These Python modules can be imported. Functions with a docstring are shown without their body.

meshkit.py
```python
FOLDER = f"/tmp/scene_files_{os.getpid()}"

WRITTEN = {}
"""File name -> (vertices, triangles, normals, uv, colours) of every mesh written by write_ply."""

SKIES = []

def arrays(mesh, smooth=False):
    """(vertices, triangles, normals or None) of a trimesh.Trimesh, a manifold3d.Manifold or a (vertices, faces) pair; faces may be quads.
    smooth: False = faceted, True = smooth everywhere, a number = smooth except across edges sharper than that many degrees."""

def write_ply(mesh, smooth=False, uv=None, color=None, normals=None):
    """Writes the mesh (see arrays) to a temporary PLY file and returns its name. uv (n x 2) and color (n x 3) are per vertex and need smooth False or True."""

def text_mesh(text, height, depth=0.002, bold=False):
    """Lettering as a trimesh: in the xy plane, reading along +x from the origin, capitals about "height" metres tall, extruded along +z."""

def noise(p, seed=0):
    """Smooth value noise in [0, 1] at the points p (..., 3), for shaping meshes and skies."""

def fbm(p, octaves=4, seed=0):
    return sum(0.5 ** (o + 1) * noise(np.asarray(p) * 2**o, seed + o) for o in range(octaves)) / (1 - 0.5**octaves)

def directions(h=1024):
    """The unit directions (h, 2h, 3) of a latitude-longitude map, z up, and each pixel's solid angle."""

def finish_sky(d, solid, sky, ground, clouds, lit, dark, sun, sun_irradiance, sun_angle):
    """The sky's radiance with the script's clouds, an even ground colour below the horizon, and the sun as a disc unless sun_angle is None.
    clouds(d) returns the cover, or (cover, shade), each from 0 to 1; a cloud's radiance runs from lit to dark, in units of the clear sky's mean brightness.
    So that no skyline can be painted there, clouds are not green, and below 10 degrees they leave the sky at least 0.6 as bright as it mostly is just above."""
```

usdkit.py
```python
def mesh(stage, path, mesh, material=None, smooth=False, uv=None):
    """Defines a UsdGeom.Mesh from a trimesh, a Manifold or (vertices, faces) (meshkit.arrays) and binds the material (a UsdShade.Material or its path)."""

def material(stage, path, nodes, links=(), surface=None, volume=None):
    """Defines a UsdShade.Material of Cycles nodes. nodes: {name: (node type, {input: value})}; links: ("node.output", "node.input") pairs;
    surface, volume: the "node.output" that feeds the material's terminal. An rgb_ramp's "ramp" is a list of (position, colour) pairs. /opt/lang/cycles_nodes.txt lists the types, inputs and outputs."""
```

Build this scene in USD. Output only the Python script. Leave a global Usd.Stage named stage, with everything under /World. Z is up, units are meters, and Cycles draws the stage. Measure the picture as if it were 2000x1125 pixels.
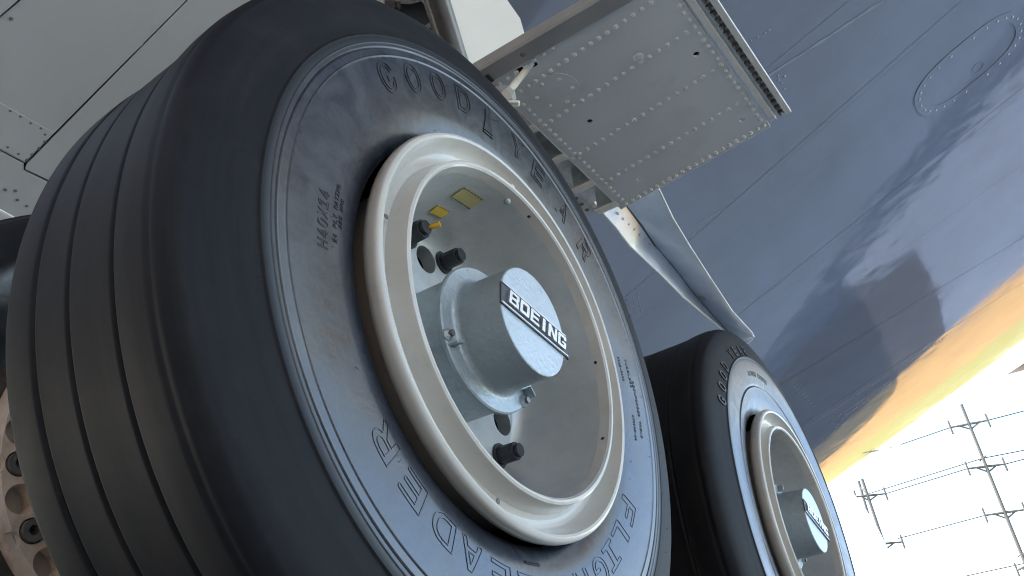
import math, numpy as np, trimesh, shapely, usdkit, meshkit
import manifold3d as m3
from shapely import affinity
from shapely.geometry import Polygon, LineString, Point, box as sbox
from pxr import Usd, UsdGeom, UsdLux, UsdShade, Gf, Sdf

stage = Usd.Stage.CreateInMemory()
UsdGeom.SetStageUpAxis(stage, UsdGeom.Tokens.z)
UsdGeom.SetStageMetersPerUnit(stage, 1.0)
UsdGeom.Xform.Define(stage, '/World'); UsdGeom.Scope.Define(stage, '/World/Looks')
rng = np.random.default_rng(7)

# ------------------------------------------------------------------ camera, sky, sun, exposure
HUB = np.array([0, 0, .65])                        # centre of the near wheel
CAM = np.array([0.50164, -0.80735, -0.54537]) + HUB
RIGHT, DOWN, AXIS = np.array([[0.8212947, 0.5668793, -0.0642088], [-0.3510725, 0.4134768, -0.8401101], [-0.4496922, 0.71252, 0.5386021]])
FPX = 1587.6
EXPOSURE = 2.3
SKY = .12
SUN = 1.0
SUN_DIR = np.array([-.62, -.35, .80]); SUN_DIR /= np.linalg.norm(SUN_DIR)
cam = UsdGeom.Camera.Define(stage, '/World/camera')
cam.CreateHorizontalApertureAttr(36.0); cam.CreateVerticalApertureAttr(36.0 * 576 / 1024)
cam.CreateFocalLengthAttr(FPX / 2000 * 36); cam.CreateClippingRangeAttr(Gf.Vec2f(.02, 3000))
cam.CreateExposureAttr(EXPOSURE)
M = np.eye(4); M[0, :3], M[1, :3], M[2, :3], M[3, :3] = RIGHT, -DOWN, -AXIS, CAM
cam.AddTransformOp().Set(Gf.Matrix4d(*M.ravel().tolist()))

elev, rot = math.asin(SUN_DIR[2]), math.atan2(SUN_DIR[0], SUN_DIR[1])
usdkit.material(stage, '/World/Looks/sky', {
    'sky': ('sky_texture', {'sky_type': 'single_scattering', 'sun_disc': False, 'sun_elevation': elev, 'sun_rotation': rot, 'aerosol_density': .6, 'ozone_density': 1.8}),
    'tc': ('texture_coordinate', {}), 'map': ('mapping', {'scale': (1, 1, 3.2)}),
    'n': ('noise_texture', {'scale': 1.7, 'detail': 6, 'roughness': .58}), 'xyz': ('separate_xyz', {}),
    'low': ('map_range', {'range_type': 'smoothstep', 'from_min': .03, 'from_max': .52, 'to_min': .16, 'to_max': .0, 'clamp': True}),
    'r': ('map_range', {'from_min': .36, 'from_max': .66, 'to_min': .55, 'to_max': 1.1, 'clamp': True}),
    'mul': ('math', {'math_type': 'multiply', 'use_clamp': True}),
    'white': ('color', {'value': (8.6, 9.4, 10.6)}),
    'mix': ('mix_color', {'blend_type': 'mix', 'use_clamp': False}),
    'bg': ('background_shader', {'strength': SKY})},
    [('tc.generated', 'map.vector'), ('map.vector', 'n.vector'), ('n.fac', 'r.value'), ('tc.generated', 'xyz.vector'), ('xyz.z', 'low.value'), ('low.result', 'mul.value1'), ('r.result', 'mul.value2'), ('mul.value', 'mix.fac'), ('sky.color', 'mix.a'), ('white.color', 'mix.b'), ('mix.result', 'bg.color')], surface='bg.background')
dome = UsdLux.DomeLight.Define(stage, '/World/sky_dome')
UsdShade.MaterialBindingAPI.Apply(dome.GetPrim()).Bind(UsdShade.Material.Get(stage, '/World/Looks/sky'))
sun = UsdLux.DistantLight.Define(stage, '/World/sun')
sun.CreateIntensityAttr(SUN); sun.CreateAngleAttr(.5); sun.CreateNormalizeAttr(True); sun.CreateColorAttr(Gf.Vec3f(1, .93, .82))
z = SUN_DIR; x = np.cross([0, 0, 1], z); x /= np.linalg.norm(x); y = np.cross(z, x)
Ms = np.eye(4); Ms[0, :3], Ms[1, :3], Ms[2, :3] = x, y, z
sun.AddTransformOp().Set(Gf.Matrix4d(*Ms.ravel().tolist()))

# ------------------------------------------------------------------ helpers
used = {}
def numbered(path):
    k = used.get(path, -1) + 1; used[path] = k
    return path if k == 0 else f'{path}_{k:03d}'
origin = {}
def thing(name, label, cat, loc=(0, 0, 0), group=None, kind=None):
    p = numbered('/World/' + name); xf = UsdGeom.Xform.Define(stage, p); xf.AddTranslateOp().Set(Gf.Vec3d(*map(float, loc)))
    origin[p] = np.array(loc, float); meta(xf.GetPrim(), label, cat, group, kind); return p
def meta(prim, label=None, cat=None, group=None, kind=None):
    for k, v in (('label', label), ('category', cat), ('group', group), ('kind', kind)):
        if v: prim.SetCustomDataByKey(k, v)
def tri(m):
    if hasattr(m, 'to_mesh'):
        q = m.to_mesh(); return trimesh.Trimesh(q.vert_properties[:, :3], q.tri_verts, process=False)
    if isinstance(m, (tuple, list)):
        v, f = np.asarray(m[0], float), np.asarray(m[1], int)
        if f.shape[1] == 4: f = np.vstack([f[:, [0, 1, 2]], f[:, [0, 2, 3]]])
        return trimesh.Trimesh(v, f, process=False)
    return m
def part(parent, name, mesh, mat, smooth=30, label=None, kind=None):
    """world-space mesh -> one Mesh prim under a thing, part or /World"""
    p = numbered(f'{parent or "/World"}/{name}'); o = np.zeros(3)
    q = parent
    while q and q != '/World':
        if q in origin: o = origin[q]; break
        q = q.rpartition('/')[0]
    t = tri(mesh).copy(); t.apply_translation(-o)
    g = usdkit.mesh(stage, p, t, MAT[mat], smooth=smooth)
    meta(g.GetPrim(), label, None, None, kind); return p
def single(name, mesh, mat, label, cat, group=None, kind=None, smooth=30):
    p = part(None, name, mesh, mat, smooth); meta(stage.GetPrimAtPath(p), label, cat, group, kind); return p
def setting(name, mesh, mat, label=None, cat=None, smooth=30):
    p = part(None, name, mesh, mat, smooth); meta(stage.GetPrimAtPath(p), label, cat, None, 'structure'); return p

def ray(u, v):
    r = (u - 1000) / FPX * RIGHT + (v - 562.5) / FPX * DOWN + AXIS
    return r / np.linalg.norm(r)
def at_t(u, v, t): return CAM + ray(u, v) * t
def at_z(u, v, zz): r = ray(u, v); return CAM + r * ((zz - CAM[2]) / r[2])
def at_x(u, v, xx): r = ray(u, v); return CAM + r * ((xx - CAM[0]) / r[0])
def at_plane(u, v, p, n): r = ray(u, v); return CAM + r * (np.dot(np.asarray(p) - CAM, n) / np.dot(r, n))
unit = lambda a: np.asarray(a, float) / np.linalg.norm(a)
cat = trimesh.util.concatenate

def obox(c, ex, ey, ez, size, bevel=0):
    s = np.array(size) / 2
    if bevel:
        b = min(bevel, s.min() * .9)
        pts = [np.array([sx * (s[0] - (b if k != 0 else 0)), sy * (s[1] - (b if k != 1 else 0)), sz * (s[2] - (b if k != 2 else 0))]) for sx in (-1, 1) for sy in (-1, 1) for sz in (-1, 1) for k in range(3)]
        m = tri(m3.Manifold.hull_points(np.array(pts)))
    else: m = trimesh.creation.box(2 * s)
    T = np.eye(4); T[:3, 0], T[:3, 1], T[:3, 2], T[:3, 3] = ex, ey, ez, c
    m.apply_transform(T); return m
def bxa(lo, hi, bevel=.002):
    lo, hi = np.array(lo, float), np.array(hi, float)
    return obox((lo + hi) / 2, [1, 0, 0], [0, 1, 0], [0, 0, 1], hi - lo, bevel)
def tube(a, b, r0, r1=None, n=20):
    a, b = np.asarray(a, float), np.asarray(b, float); r1 = r0 if r1 is None else r1
    d = unit(b - a); u = unit(np.cross(d, [.3, .9, .2])); w = np.cross(d, u)
    t = np.linspace(0, 2 * np.pi, n, endpoint=False); ring = np.cos(t)[:, None] * u + np.sin(t)[:, None] * w
    v = np.vstack([a + ring * r0, b + ring * r1, a, b]); f = []
    for i in range(n):
        j = (i + 1) % n; f += [[i, j, n + j], [i, n + j, n + i], [j, i, 2 * n], [n + i, n + j, 2 * n + 1]]
    return trimesh.Trimesh(v, f, process=False)
def polytube(pts, r, n=10):
    pts = np.asarray(pts, float); out = []
    for a, b in zip(pts[:-1], pts[1:]): out.append(tube(a, b, r, n=n))
    for p in pts[1:-1]:
        s = trimesh.creation.icosphere(2, r); s.apply_translation(p); out.append(s)
    return cat(out)
def plate(pts, n, th):
    """thin plate: planar polygon (3-D points) extruded by th along n"""
    pts = np.asarray(pts, float); n = unit(n); u = unit(pts[1] - pts[0]); u = unit(u - n * (u @ n)); w = np.cross(n, u); o = pts[0]
    pg = Polygon([((p - o) @ u, (p - o) @ w) for p in pts]).buffer(0)
    m = trimesh.creation.extrude_polygon(pg, th, engine='earcut')
    v = m.vertices; m.vertices = o + v[:, :1] * u + v[:, 1:2] * w + v[:, 2:] * n; 
    return m
def revolve_x(profile, n=180, arc=None):
    """closed profile of (x, r) about the x axis (a Manifold)"""
    pg = Polygon([(r, xx) for xx, r in profile]).buffer(0)
    if not pg.exterior.is_ccw: pg = shapely.geometry.polygon.orient(pg)
    pg = shapely.geometry.polygon.orient(pg)
    man = m3.CrossSection([np.array(pg.exterior.coords)[:-1]]).revolve(n)
    return man.transform(np.array([[0, 0, 1, 0], [1, 0, 0, 0], [0, 1, 0, 0]], float))
def spin(profile, n=200):
    """open or closed polyline of (x, r) as a surface of revolution"""
    P = np.array(profile, float); t = np.linspace(0, 2 * np.pi, n, endpoint=False); m = len(P)
    v = np.stack([np.repeat(P[:, 0], n), np.outer(P[:, 1], np.cos(t)).ravel(), np.outer(P[:, 1], np.sin(t)).ravel()], 1)
    i, j = np.meshgrid(np.arange(m - 1), np.arange(n), indexing='ij'); k = (j + 1) % n
    q = np.stack([i * n + j, (i + 1) * n + j, (i + 1) * n + k, i * n + k], -1).reshape(-1, 4)
    tm = tri((v, q)); 
    return tm
def round_poly(P, rad=.002, seg=3):
    return np.array(Polygon(P).buffer(-rad, quad_segs=seg).buffer(rad * 2, quad_segs=seg).buffer(-rad, quad_segs=seg).exterior.coords)[:-1]
GL = {}
def glyph(ch):
    if ch not in GL:
        m = meshkit.text_mesh(ch, 1.0, .1, bold=True); f = m.faces[m.face_normals[:, 2] > .9]
        s = shapely.union_all([Polygon(m.vertices[t][:, :2]).buffer(1e-4) for t in f]).simplify(.004)
        x0, y0, x1, y1 = s.bounds; GL[ch] = affinity.translate(s, -x0, 0), x1 - x0
    return GL[ch]
def extr(pg, h, step=None):
    if step: pg = shapely.segmentize(pg, step)
    return cat([trimesh.creation.extrude_polygon(g, h, engine='earcut') for g in getattr(pg, 'geoms', [pg]) if g.area > 1e-9])

# ------------------------------------------------------------------ materials
MAT = {}
def look(name, color, rough=.5, metal=0., coat=0., coat_rough=.05, var=.12, vscale=6., bump=0., bscale=40., spec=.5, ramp=None, detail=5, ior=1.5, rvar=.0, dirt=None):
    c = np.array(color, float)
    ramp = ramp or [(.25, c * (1 - var)), (.5, c), (.78, np.minimum(c * (1 + var), 1))]
    nodes = {'g': ('geometry', {}), 'n': ('noise_texture', {'scale': vscale, 'detail': detail, 'roughness': .62}), 'r': ('rgb_ramp', {'ramp': ramp}),
             'p': ('principled_bsdf', {'roughness': rough, 'metallic': metal, 'coat_weight': coat, 'coat_roughness': coat_rough, 'specular_ior_level': spec, 'ior': ior})}
    links = [('g.position', 'n.vector'), ('n.fac', 'r.fac')]
    out = 'r.color'
    if dirt:
        dc, ds, lo, hi, amt = dirt
        nodes |= {'dn': ('noise_texture', {'scale': ds, 'detail': 7, 'roughness': .68}), 'dr': ('map_range', {'from_min': lo, 'from_max': hi, 'to_min': 0, 'to_max': amt, 'clamp': True}),
                  'dc': ('color', {'value': dc}), 'dm': ('mix_color', {'blend_type': 'mix'})}
        links += [('g.position', 'dn.vector'), ('dn.fac', 'dr.value'), ('dr.result', 'dm.fac'), (out, 'dm.a'), ('dc.color', 'dm.b')]; out = 'dm.result'
    links.append((out, 'p.base_color'))
    if rvar:
        nodes['rr'] = ('map_range', {'from_min': .3, 'from_max': .7, 'to_min': max(rough - rvar, .02), 'to_max': rough + rvar, 'clamp': True})
        nodes['rn'] = ('noise_texture', {'scale': vscale * 2.3, 'detail': 6, 'roughness': .65}); links += [('g.position', 'rn.vector'), ('rn.fac', 'rr.value'), ('rr.result', 'p.roughness')]
    if bump:
        nodes['bn'] = ('noise_texture', {'scale': bscale, 'detail': 4, 'roughness': .55}); nodes['b'] = ('bump', {'strength': 1.0, 'distance': bump})
        links += [('g.position', 'bn.vector'), ('bn.fac', 'b.height'), ('b.normal', 'p.normal')]
    MAT[name] = usdkit.material(stage, f'/World/Looks/{name}', nodes, links, surface='p.BSDF')
MAT['tyre_rubber'] = usdkit.material(stage, '/World/Looks/tyre_rubber', {
    'tc': ('texture_coordinate', {}), 'x': ('separate_xyz', {}), 'y2': ('math', {'math_type': 'multiply'}), 'z2': ('math', {'math_type': 'multiply_add'}), 'rad': ('math', {'math_type': 'sqrt'}),
    'worn': ('map_range', {'range_type': 'smoothstep', 'from_min': .408, 'from_max': .434, 'to_min': 0, 'to_max': 1, 'clamp': True}),
    'n': ('noise_texture', {'scale': 11, 'detail': 7, 'roughness': .66}), 'n2': ('noise_texture', {'scale': 20, 'detail': 6, 'roughness': .6, 'distortion': .8}),
    'rough0': ('map_range', {'from_min': .3, 'from_max': .7, 'to_min': .22, 'to_max': .38, 'clamp': True}), 'rough': ('mix_float', {'b': .56}),
    'spec': ('map_range', {'from_min': 0, 'from_max': 1, 'to_min': .95, 'to_max': .14}),
    'side': ('rgb_ramp', {'ramp': [(.3, (.004, .0052, .0085)), (.52, (.006, .0078, .012)), (.66, (.0105, .013, .019)), (.80, (.023, .027, .036))]}),
    'band': ('rgb_ramp', {'ramp': [(.3, (.0062, .0060, .0075)), (.55, (.0085, .0080, .0092)), (.72, (.013, .0118, .012)), (.85, (.023, .020, .019))]}),
    'ang': ('math', {'math_type': 'arctan2'}), 'cv': ('combine_xyz', {}), 'cm': ('mapping', {'scale': (34, 60, 1.6)}), 'rub': ('noise_texture', {'scale': 1.0, 'detail': 6, 'roughness': .7}), 'rubr': ('map_range', {'from_min': .40, 'from_max': .74, 'to_min': 0, 'to_max': .36, 'clamp': True}), 'dust': ('color', {'value': (.042, .038, .036)}), 'dm': ('mix_color', {'blend_type': 'mix'}), 'brk': ('math', {'math_type': 'multiply'}),
    'mix': ('mix_color', {'blend_type': 'mix'}), 'bn': ('noise_texture', {'scale': 30, 'detail': 5, 'roughness': .6}), 'b': ('bump', {'strength': 1.0, 'distance': .0005}),
    'p': ('principled_bsdf', {'ior': 1.55})},
    [('tc.object', 'x.vector'), ('x.y', 'y2.value1'), ('x.y', 'y2.value2'), ('x.z', 'z2.value1'), ('x.z', 'z2.value2'), ('y2.value', 'z2.value3'), ('z2.value', 'rad.value1'), ('rad.value', 'worn.value'),
     ('tc.object', 'n.vector'), ('tc.object', 'n2.vector'), ('tc.object', 'bn.vector'), ('n2.fac', 'rough0.value'), ('rough0.result', 'rough.a'), ('worn.result', 'rough.fac'), ('worn.result', 'spec.value'),
     ('n.fac', 'side.fac'), ('n2.fac', 'band.fac'), ('worn.result', 'mix.fac'), ('side.color', 'mix.a'), ('band.color', 'mix.b'), ('mix.result', 'dm.a'), ('dust.color', 'dm.b'), ('x.z', 'ang.value1'), ('x.y', 'ang.value2'), ('x.x', 'cv.x'), ('rad.value', 'cv.y'), ('ang.value', 'cv.z'), ('cv.vector', 'cm.vector'), ('cm.vector', 'rub.vector'), ('rub.fac', 'rubr.value'), ('rubr.result', 'brk.value1'), ('n.fac', 'brk.value2'), ('brk.value', 'dm.fac'), ('dm.result', 'p.base_color'), ('rough.result', 'p.roughness'), ('spec.result', 'p.specular_ior_level'), ('bn.fac', 'b.height'), ('b.normal', 'p.normal')], surface='p.BSDF')
look('tread_rubber', (.026, .025, .025), .60, var=.25, vscale=7, bump=.0006, bscale=90, rvar=.07, dirt=((.06, .055, .05), 10, .5, .8, .45))
look('black_letter', (.010, .010, .012), .35, var=.2)
look('rim_paint', (.49, .455, .40), .30, coat=.5, coat_rough=.08, var=.05, vscale=5, bump=.0003, bscale=30, rvar=.06, dirt=((.35, .30, .25), 22, .53, .76, .6))
look('bowl_paint', (.46, .46, .44), .33, metal=.35, coat=.3, var=.08, vscale=7, bump=.0003, bscale=26, rvar=.07, dirt=((.30, .28, .25), 30, .56, .8, .35))
look('silver_paint', (.33, .365, .375), .36, metal=.45, var=.07, vscale=12, bump=.0011, bscale=130, rvar=.08, dirt=((.13, .12, .11), 24, .55, .78, .45))
look('cap_face', (.45, .495, .53), .40, metal=.45, var=.06, vscale=14, bump=.0011, bscale=150, dirt=((.20, .19, .18), 30, .57, .8, .4))
look('emblem_dark', (.07, .07, .075), .45, metal=.5, bump=.0006, bscale=150)
look('emblem_silver', (.72, .74, .76), .28, metal=.75, bump=.0005, bscale=200)
look('black_plastic', (.018, .018, .02), .42, bump=.0003, bscale=80)
look('orange_plastic', (.75, .36, .03), .45, var=.1)
look('label_yellow', (.62, .42, .05), .5, var=.08, vscale=40)
look('label_tan', (.42, .36, .15), .5, var=.08, vscale=40)
look('label_ink', (.10, .08, .04), .6)
look('wing_paint', (.25, .28, .35), .085, metal=.34, coat=1.0, coat_rough=.03, ior=1.7, var=.10, vscale=1.1, bump=.010, bscale=1.3, rvar=.05, detail=6, dirt=((.20, .20, .205), 2.3, .52, .75, .5))
look('fairing_paint', (.42, .415, .405), .40, coat=.2, coat_rough=.15, var=.05, vscale=2, bump=.002, bscale=3, dirt=((.25, .24, .22), 4, .54, .82, .45))
look('door_paint', (.70, .72, .71), .27, coat=.6, coat_rough=.10, var=.06, vscale=4, bump=.004, bscale=3.2, rvar=.07, dirt=((.40, .39, .37), 9, .55, .8, .35))
look('rivet_paint', (.55, .56, .55), .28, coat=.6, var=.12, vscale=30)
look('rivet_gloss', (.62, .65, .645), .20, coat=1.0, coat_rough=.06, var=.04)
look('bay_metal', (.62, .65, .64), .30, metal=.35, var=.14, vscale=14, bump=.0015, bscale=18, rvar=.1)
look('streak_paint', (.27, .30, .38), .3, var=.25, vscale=25)
look('white_edge', (.74, .73, .68), .42, var=.1, vscale=20, dirt=((.35, .33, .3), 40, .5, .75, .4))
look('cream_paint', (.84, .83, .76), .45, var=.05, vscale=3)
look('well_grey', (.32, .32, .31), .5, var=.15, vscale=8, bump=.002, bscale=10)
look('strut_grey', (.10, .09, .085), .32, coat=.4, var=.15, vscale=12)
look('beige_paint', (.52, .48, .42), .5, var=.1, vscale=14)
look('seam_dark', (.02, .02, .022), .7)
look('blade_metal', (.72, .79, .88), .22, metal=.15, coat=.6, var=.08, vscale=8, bump=.004, bscale=6, rvar=.06)
look('dark_grey', (.13, .12, .11), .6, var=.3, vscale=40)
look('brake_tan', (.74, .60, .48), .5, var=.2, vscale=18, bump=.003, bscale=30, dirt=((.12, .10, .09), 20, .5, .75, .6))
look('pole_grey', (.07, .068, .066), .8)
look('wire_grey', (.035, .035, .035), .6)
look('white_gloss', (.82, .82, .82), .2, coat=.6, var=.02)
look('tan_slat', (.40, .30, .22), .35, coat=.3, var=.12, vscale=2)
look('added_hangar_tan', (.36, .22, .12), .7, var=.12, vscale=1.5)  # wall colour of the added unseen block
look('concrete', (.42, .43, .45), .8, vscale=.55, bump=.02, bscale=14, ramp=[(.28, (.36, .33, .29)), (.46, (.46, .44, .40)), (.62, (.52, .50, .465)), (.8, (.57, .56, .53))])
look('reflection_patch_black', (.007, .006, .0085), .85, var=.25, vscale=1.2)  # near-black for the ground patch added for the wing reflection
look('shade_toned_ground', (.085, .105, .145), .85, var=.2, vscale=.9)  # shade put into the colour: as dim as apron out of the sun
look('straw_ground', (.34, .190, .045), .9, var=.22, vscale=.6, bump=.05, bscale=3)
look('grass_ground', (.36, .34, .085), .9, var=.3, vscale=.12, ramp=[(.3, (.27, .19, .040)), (.5, (.24, .205, .032)), (.66, (.16, .19, .028))], bump=.05, bscale=2)

# ------------------------------------------------------------------ ground
def sheet(x0, x1, y0, y1, zz, n=1):
    gx, gy = np.meshgrid(np.linspace(x0, x1, n + 1), np.linspace(y0, y1, n + 1), indexing='ij')
    v = np.stack([gx.ravel(), gy.ravel(), np.full(gx.size, zz)], 1); i, j = np.meshgrid(np.arange(n), np.arange(n), indexing='ij'); a = (i * (n + 1) + j).ravel()
    return tri((v, np.stack([a, a + n + 1, a + n + 2, a + 1], 1)))
setting('grass_field', sheet(-900, 900, -900, 900, 0), 'grass_ground')
setting('dry_straw_strip', sheet(-200, 200, -60, 26, .004), 'straw_ground')
setting('apron', sheet(-14, 26, -6.4, 5.5, .008), 'concrete')
setting('shade_toned_apron', sheet(-14, 26, 5.5, 11.45, .008), 'shade_toned_ground')  # darker bluish ground standing in for apron in shade
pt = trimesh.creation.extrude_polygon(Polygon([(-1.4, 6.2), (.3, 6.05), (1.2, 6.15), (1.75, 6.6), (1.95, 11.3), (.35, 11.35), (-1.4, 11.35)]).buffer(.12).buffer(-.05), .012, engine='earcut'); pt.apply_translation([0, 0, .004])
setting('added_reflection_patch', pt, 'reflection_patch_black')  # dark patch added so the wing underside mirrors a dark shape
setting('raised_wheel_pad', bxa((-1.6, -.62, .008), (.16, 2.1, .145), .012), 'concrete')

hg = thing('added_hangar', 'unseen tan corrugated block added behind the viewpoint to darken the tyre reflections', 'building', (2, -24, 0))  # unseen, added to darken the tyre shoulder and cut light on the tread
nw_ = 120; xs_ = np.linspace(-34, 44, nw_ * 2); ys_ = -24 + .12 * (np.arange(nw_ * 2) // 1 % 2)
vv_ = np.array([[a_, b_, z_] for a_, b_ in zip(xs_, ys_) for z_ in (0, 13.)]); k = np.arange(len(xs_) - 1) * 2
part(hg, 'wall', tri((vv_, np.stack([k, k + 2, k + 3, k + 1], 1))), 'added_hangar_tan', False)
part(hg, 'roof', bxa((-34.5, -60, 13), (44.5, -23.4, 13.6), .05), 'well_grey'); part(hg, 'wall', bxa((-34, -60, 0), (44, -24.2, 13), .05), 'added_hangar_tan')
part(hg, 'added_door', bxa((-6, -23.85, 0), (16, -23.6, 9), .03), 'tan_slat')
# ------------------------------------------------------------------ wing (generator D, chord Y)
D = unit([.94159456, 0, .3367468]); NW = np.array([.3367468, 0, -.94159456]); YV = np.array([0, 1., 0])
P0 = CAM + 2.9 * ray(1700, 200)
KQ, B1 = .050, 1.25
def wing_uv(u, v):
    q = at_plane(u, v, P0, NW) - P0; return np.array([q @ D, q[1]])
def rise(b):
    return KQ * max(b - B1, 0) ** 2
def wing_ray(u, v):
    """where the sight line meets the (curved) lower skin, as (a, b)"""
    r = ray(u, v); t = np.dot(P0 - CAM, NW) / np.dot(r, NW)
    for _ in range(30):
        q = CAM + r * t - P0; t = np.dot(P0 - NW * rise(q[1]) - CAM, NW) / np.dot(r, NW)
    q = CAM + r * t - P0; return np.array([q @ D, q[1]])
def wpt(a, b, off=0.):
    s = 2 * KQ * max(b - B1, 0); nn = unit(NW - 0 * YV + s * YV)
    return P0 + a * D + b * YV - NW * rise(b) + nn * off
BH = 3.35
low = [(b, rise(b)) for b in np.r_[-5.6, -3, -1.5, 0, 1.0, np.linspace(B1, BH, 40)]]
b, h = low[-1]; s = math.atan(2 * KQ * (BH - B1)); R = .16
nose = []
for k in np.linspace(s, math.pi * .93, 16)[1:]:
    nose.append((b + R * (math.sin(k) - math.sin(s)), h + R * (math.cos(s) - math.cos(k))))
up = [(1.5, nose[-1][1] + .28), (0, .75), (-5.6, .45)]
sec = low + nose + up
A0, A1 = -.76, 9.0
def prism_sec(sec, a0, a1):
    pg = Polygon(sec); m = trimesh.creation.extrude_polygon(pg, 1.0, engine='earcut'); v = m.vertices.copy()
    m.vertices = P0 + (a0 + (a1 - a0) * v[:, 2:]) * D + v[:, :1] * YV - v[:, 1:2] * NW
    m.fix_normals(); return m
wing = thing('aircraft_wing', 'glossy grey-blue wing underside with rivets and oval panel above the rear wheel', 'wing', P0)
AIN, BW = -2.6, -.43
sec2 = [(bb, hh + .004) for bb, hh in sec]
front = Polygon(sec2).intersection(sbox(BW, -9, 99, 99)); rear_ = Polygon(sec2).intersection(sbox(-99, -9, BW, 99))
part(wing, 'wing_box', prism_sec(list(front.exterior.coords)[:-1], AIN, A1), 'rivet_paint', 25)
part(wing, 'wing_box', prism_sec(list(rear_.exterior.coords)[:-1], A0, A1), 'rivet_paint', 25)
# skin panels: strips along the span, split by fine seams, each a sheet following the section
def skin(lineA, lineB, a0, a1, n=26, m=14, off=0.):
    """lines are functions a -> b"""
    aa = np.linspace(a0, a1, m + 1); v = []
    for i in range(n + 1):
        for a in aa:
            bb = lineA(a) + (lineB(a) - lineA(a)) * i / n; v.append(wpt(a, bb, off))
    i, j = np.meshgrid(np.arange(n), np.arange(m), indexing='ij'); k = (i * (m + 1) + j).ravel()
    t = tri((np.array(v), np.stack([k, k + m + 1, k + m + 2, k + 1], 1)))
    if (t.face_normals @ NW).mean() < 0: t.invert()
    return t
def seam(p, q):
    (a0, b0), (a1, b1) = wing_ray(*p), wing_ray(*q); return lambda a: b0 + (b1 - b0) * (a - a0) / (a1 - a0)
s1, s2, s3, s4 = seam((1512, 324), (1820, 52)), seam((1648, 450), (1980, 184)), seam((1527, 749), (1774, 600)), seam((1545, 843), (1844, 651))
g = .0009
flat = lambda c: (lambda a: c)
clampline = lambda f, lo, hi: (lambda a: float(np.clip(f(a), lo, hi)))
sh = lambda f, d: (lambda a: f(a) + d)
s1c, s2c, s3c, s4c = clampline(s1, -.35, .15), clampline(s2, .2, .8), clampline(s3, 1.0, 1.55), clampline(s4, 1.62, 1.95)
lines = [flat(BW + .0), s1c, s2c, s3c, s4c, flat(BH)]
for k in range(5):
    part(wing, 'skin_panel', skin(sh(lines[k], g), sh(lines[k + 1], -g if k < 4 else 0), AIN, A1, n=(30 if k == 4 else 10), m=40), 'wing_paint', True)
part(wing, 'skin_panel', skin(flat(-5.6), flat(BW - .0005), A0, A1, n=10, m=24), 'wing_paint', True)
nose_sec = [(BH, rise(BH))] + nose
nv = np.array([P0 + a * D + bb * YV - NW * hh for bb, hh in nose_sec for a in (AIN, A1)])
k = np.arange(len(nose_sec) - 1) * 2
part(wing, 'leading_edge', tri((nv, np.stack([k, k + 2, k + 3, k + 1], 1))), 'wing_paint', True)
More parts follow.
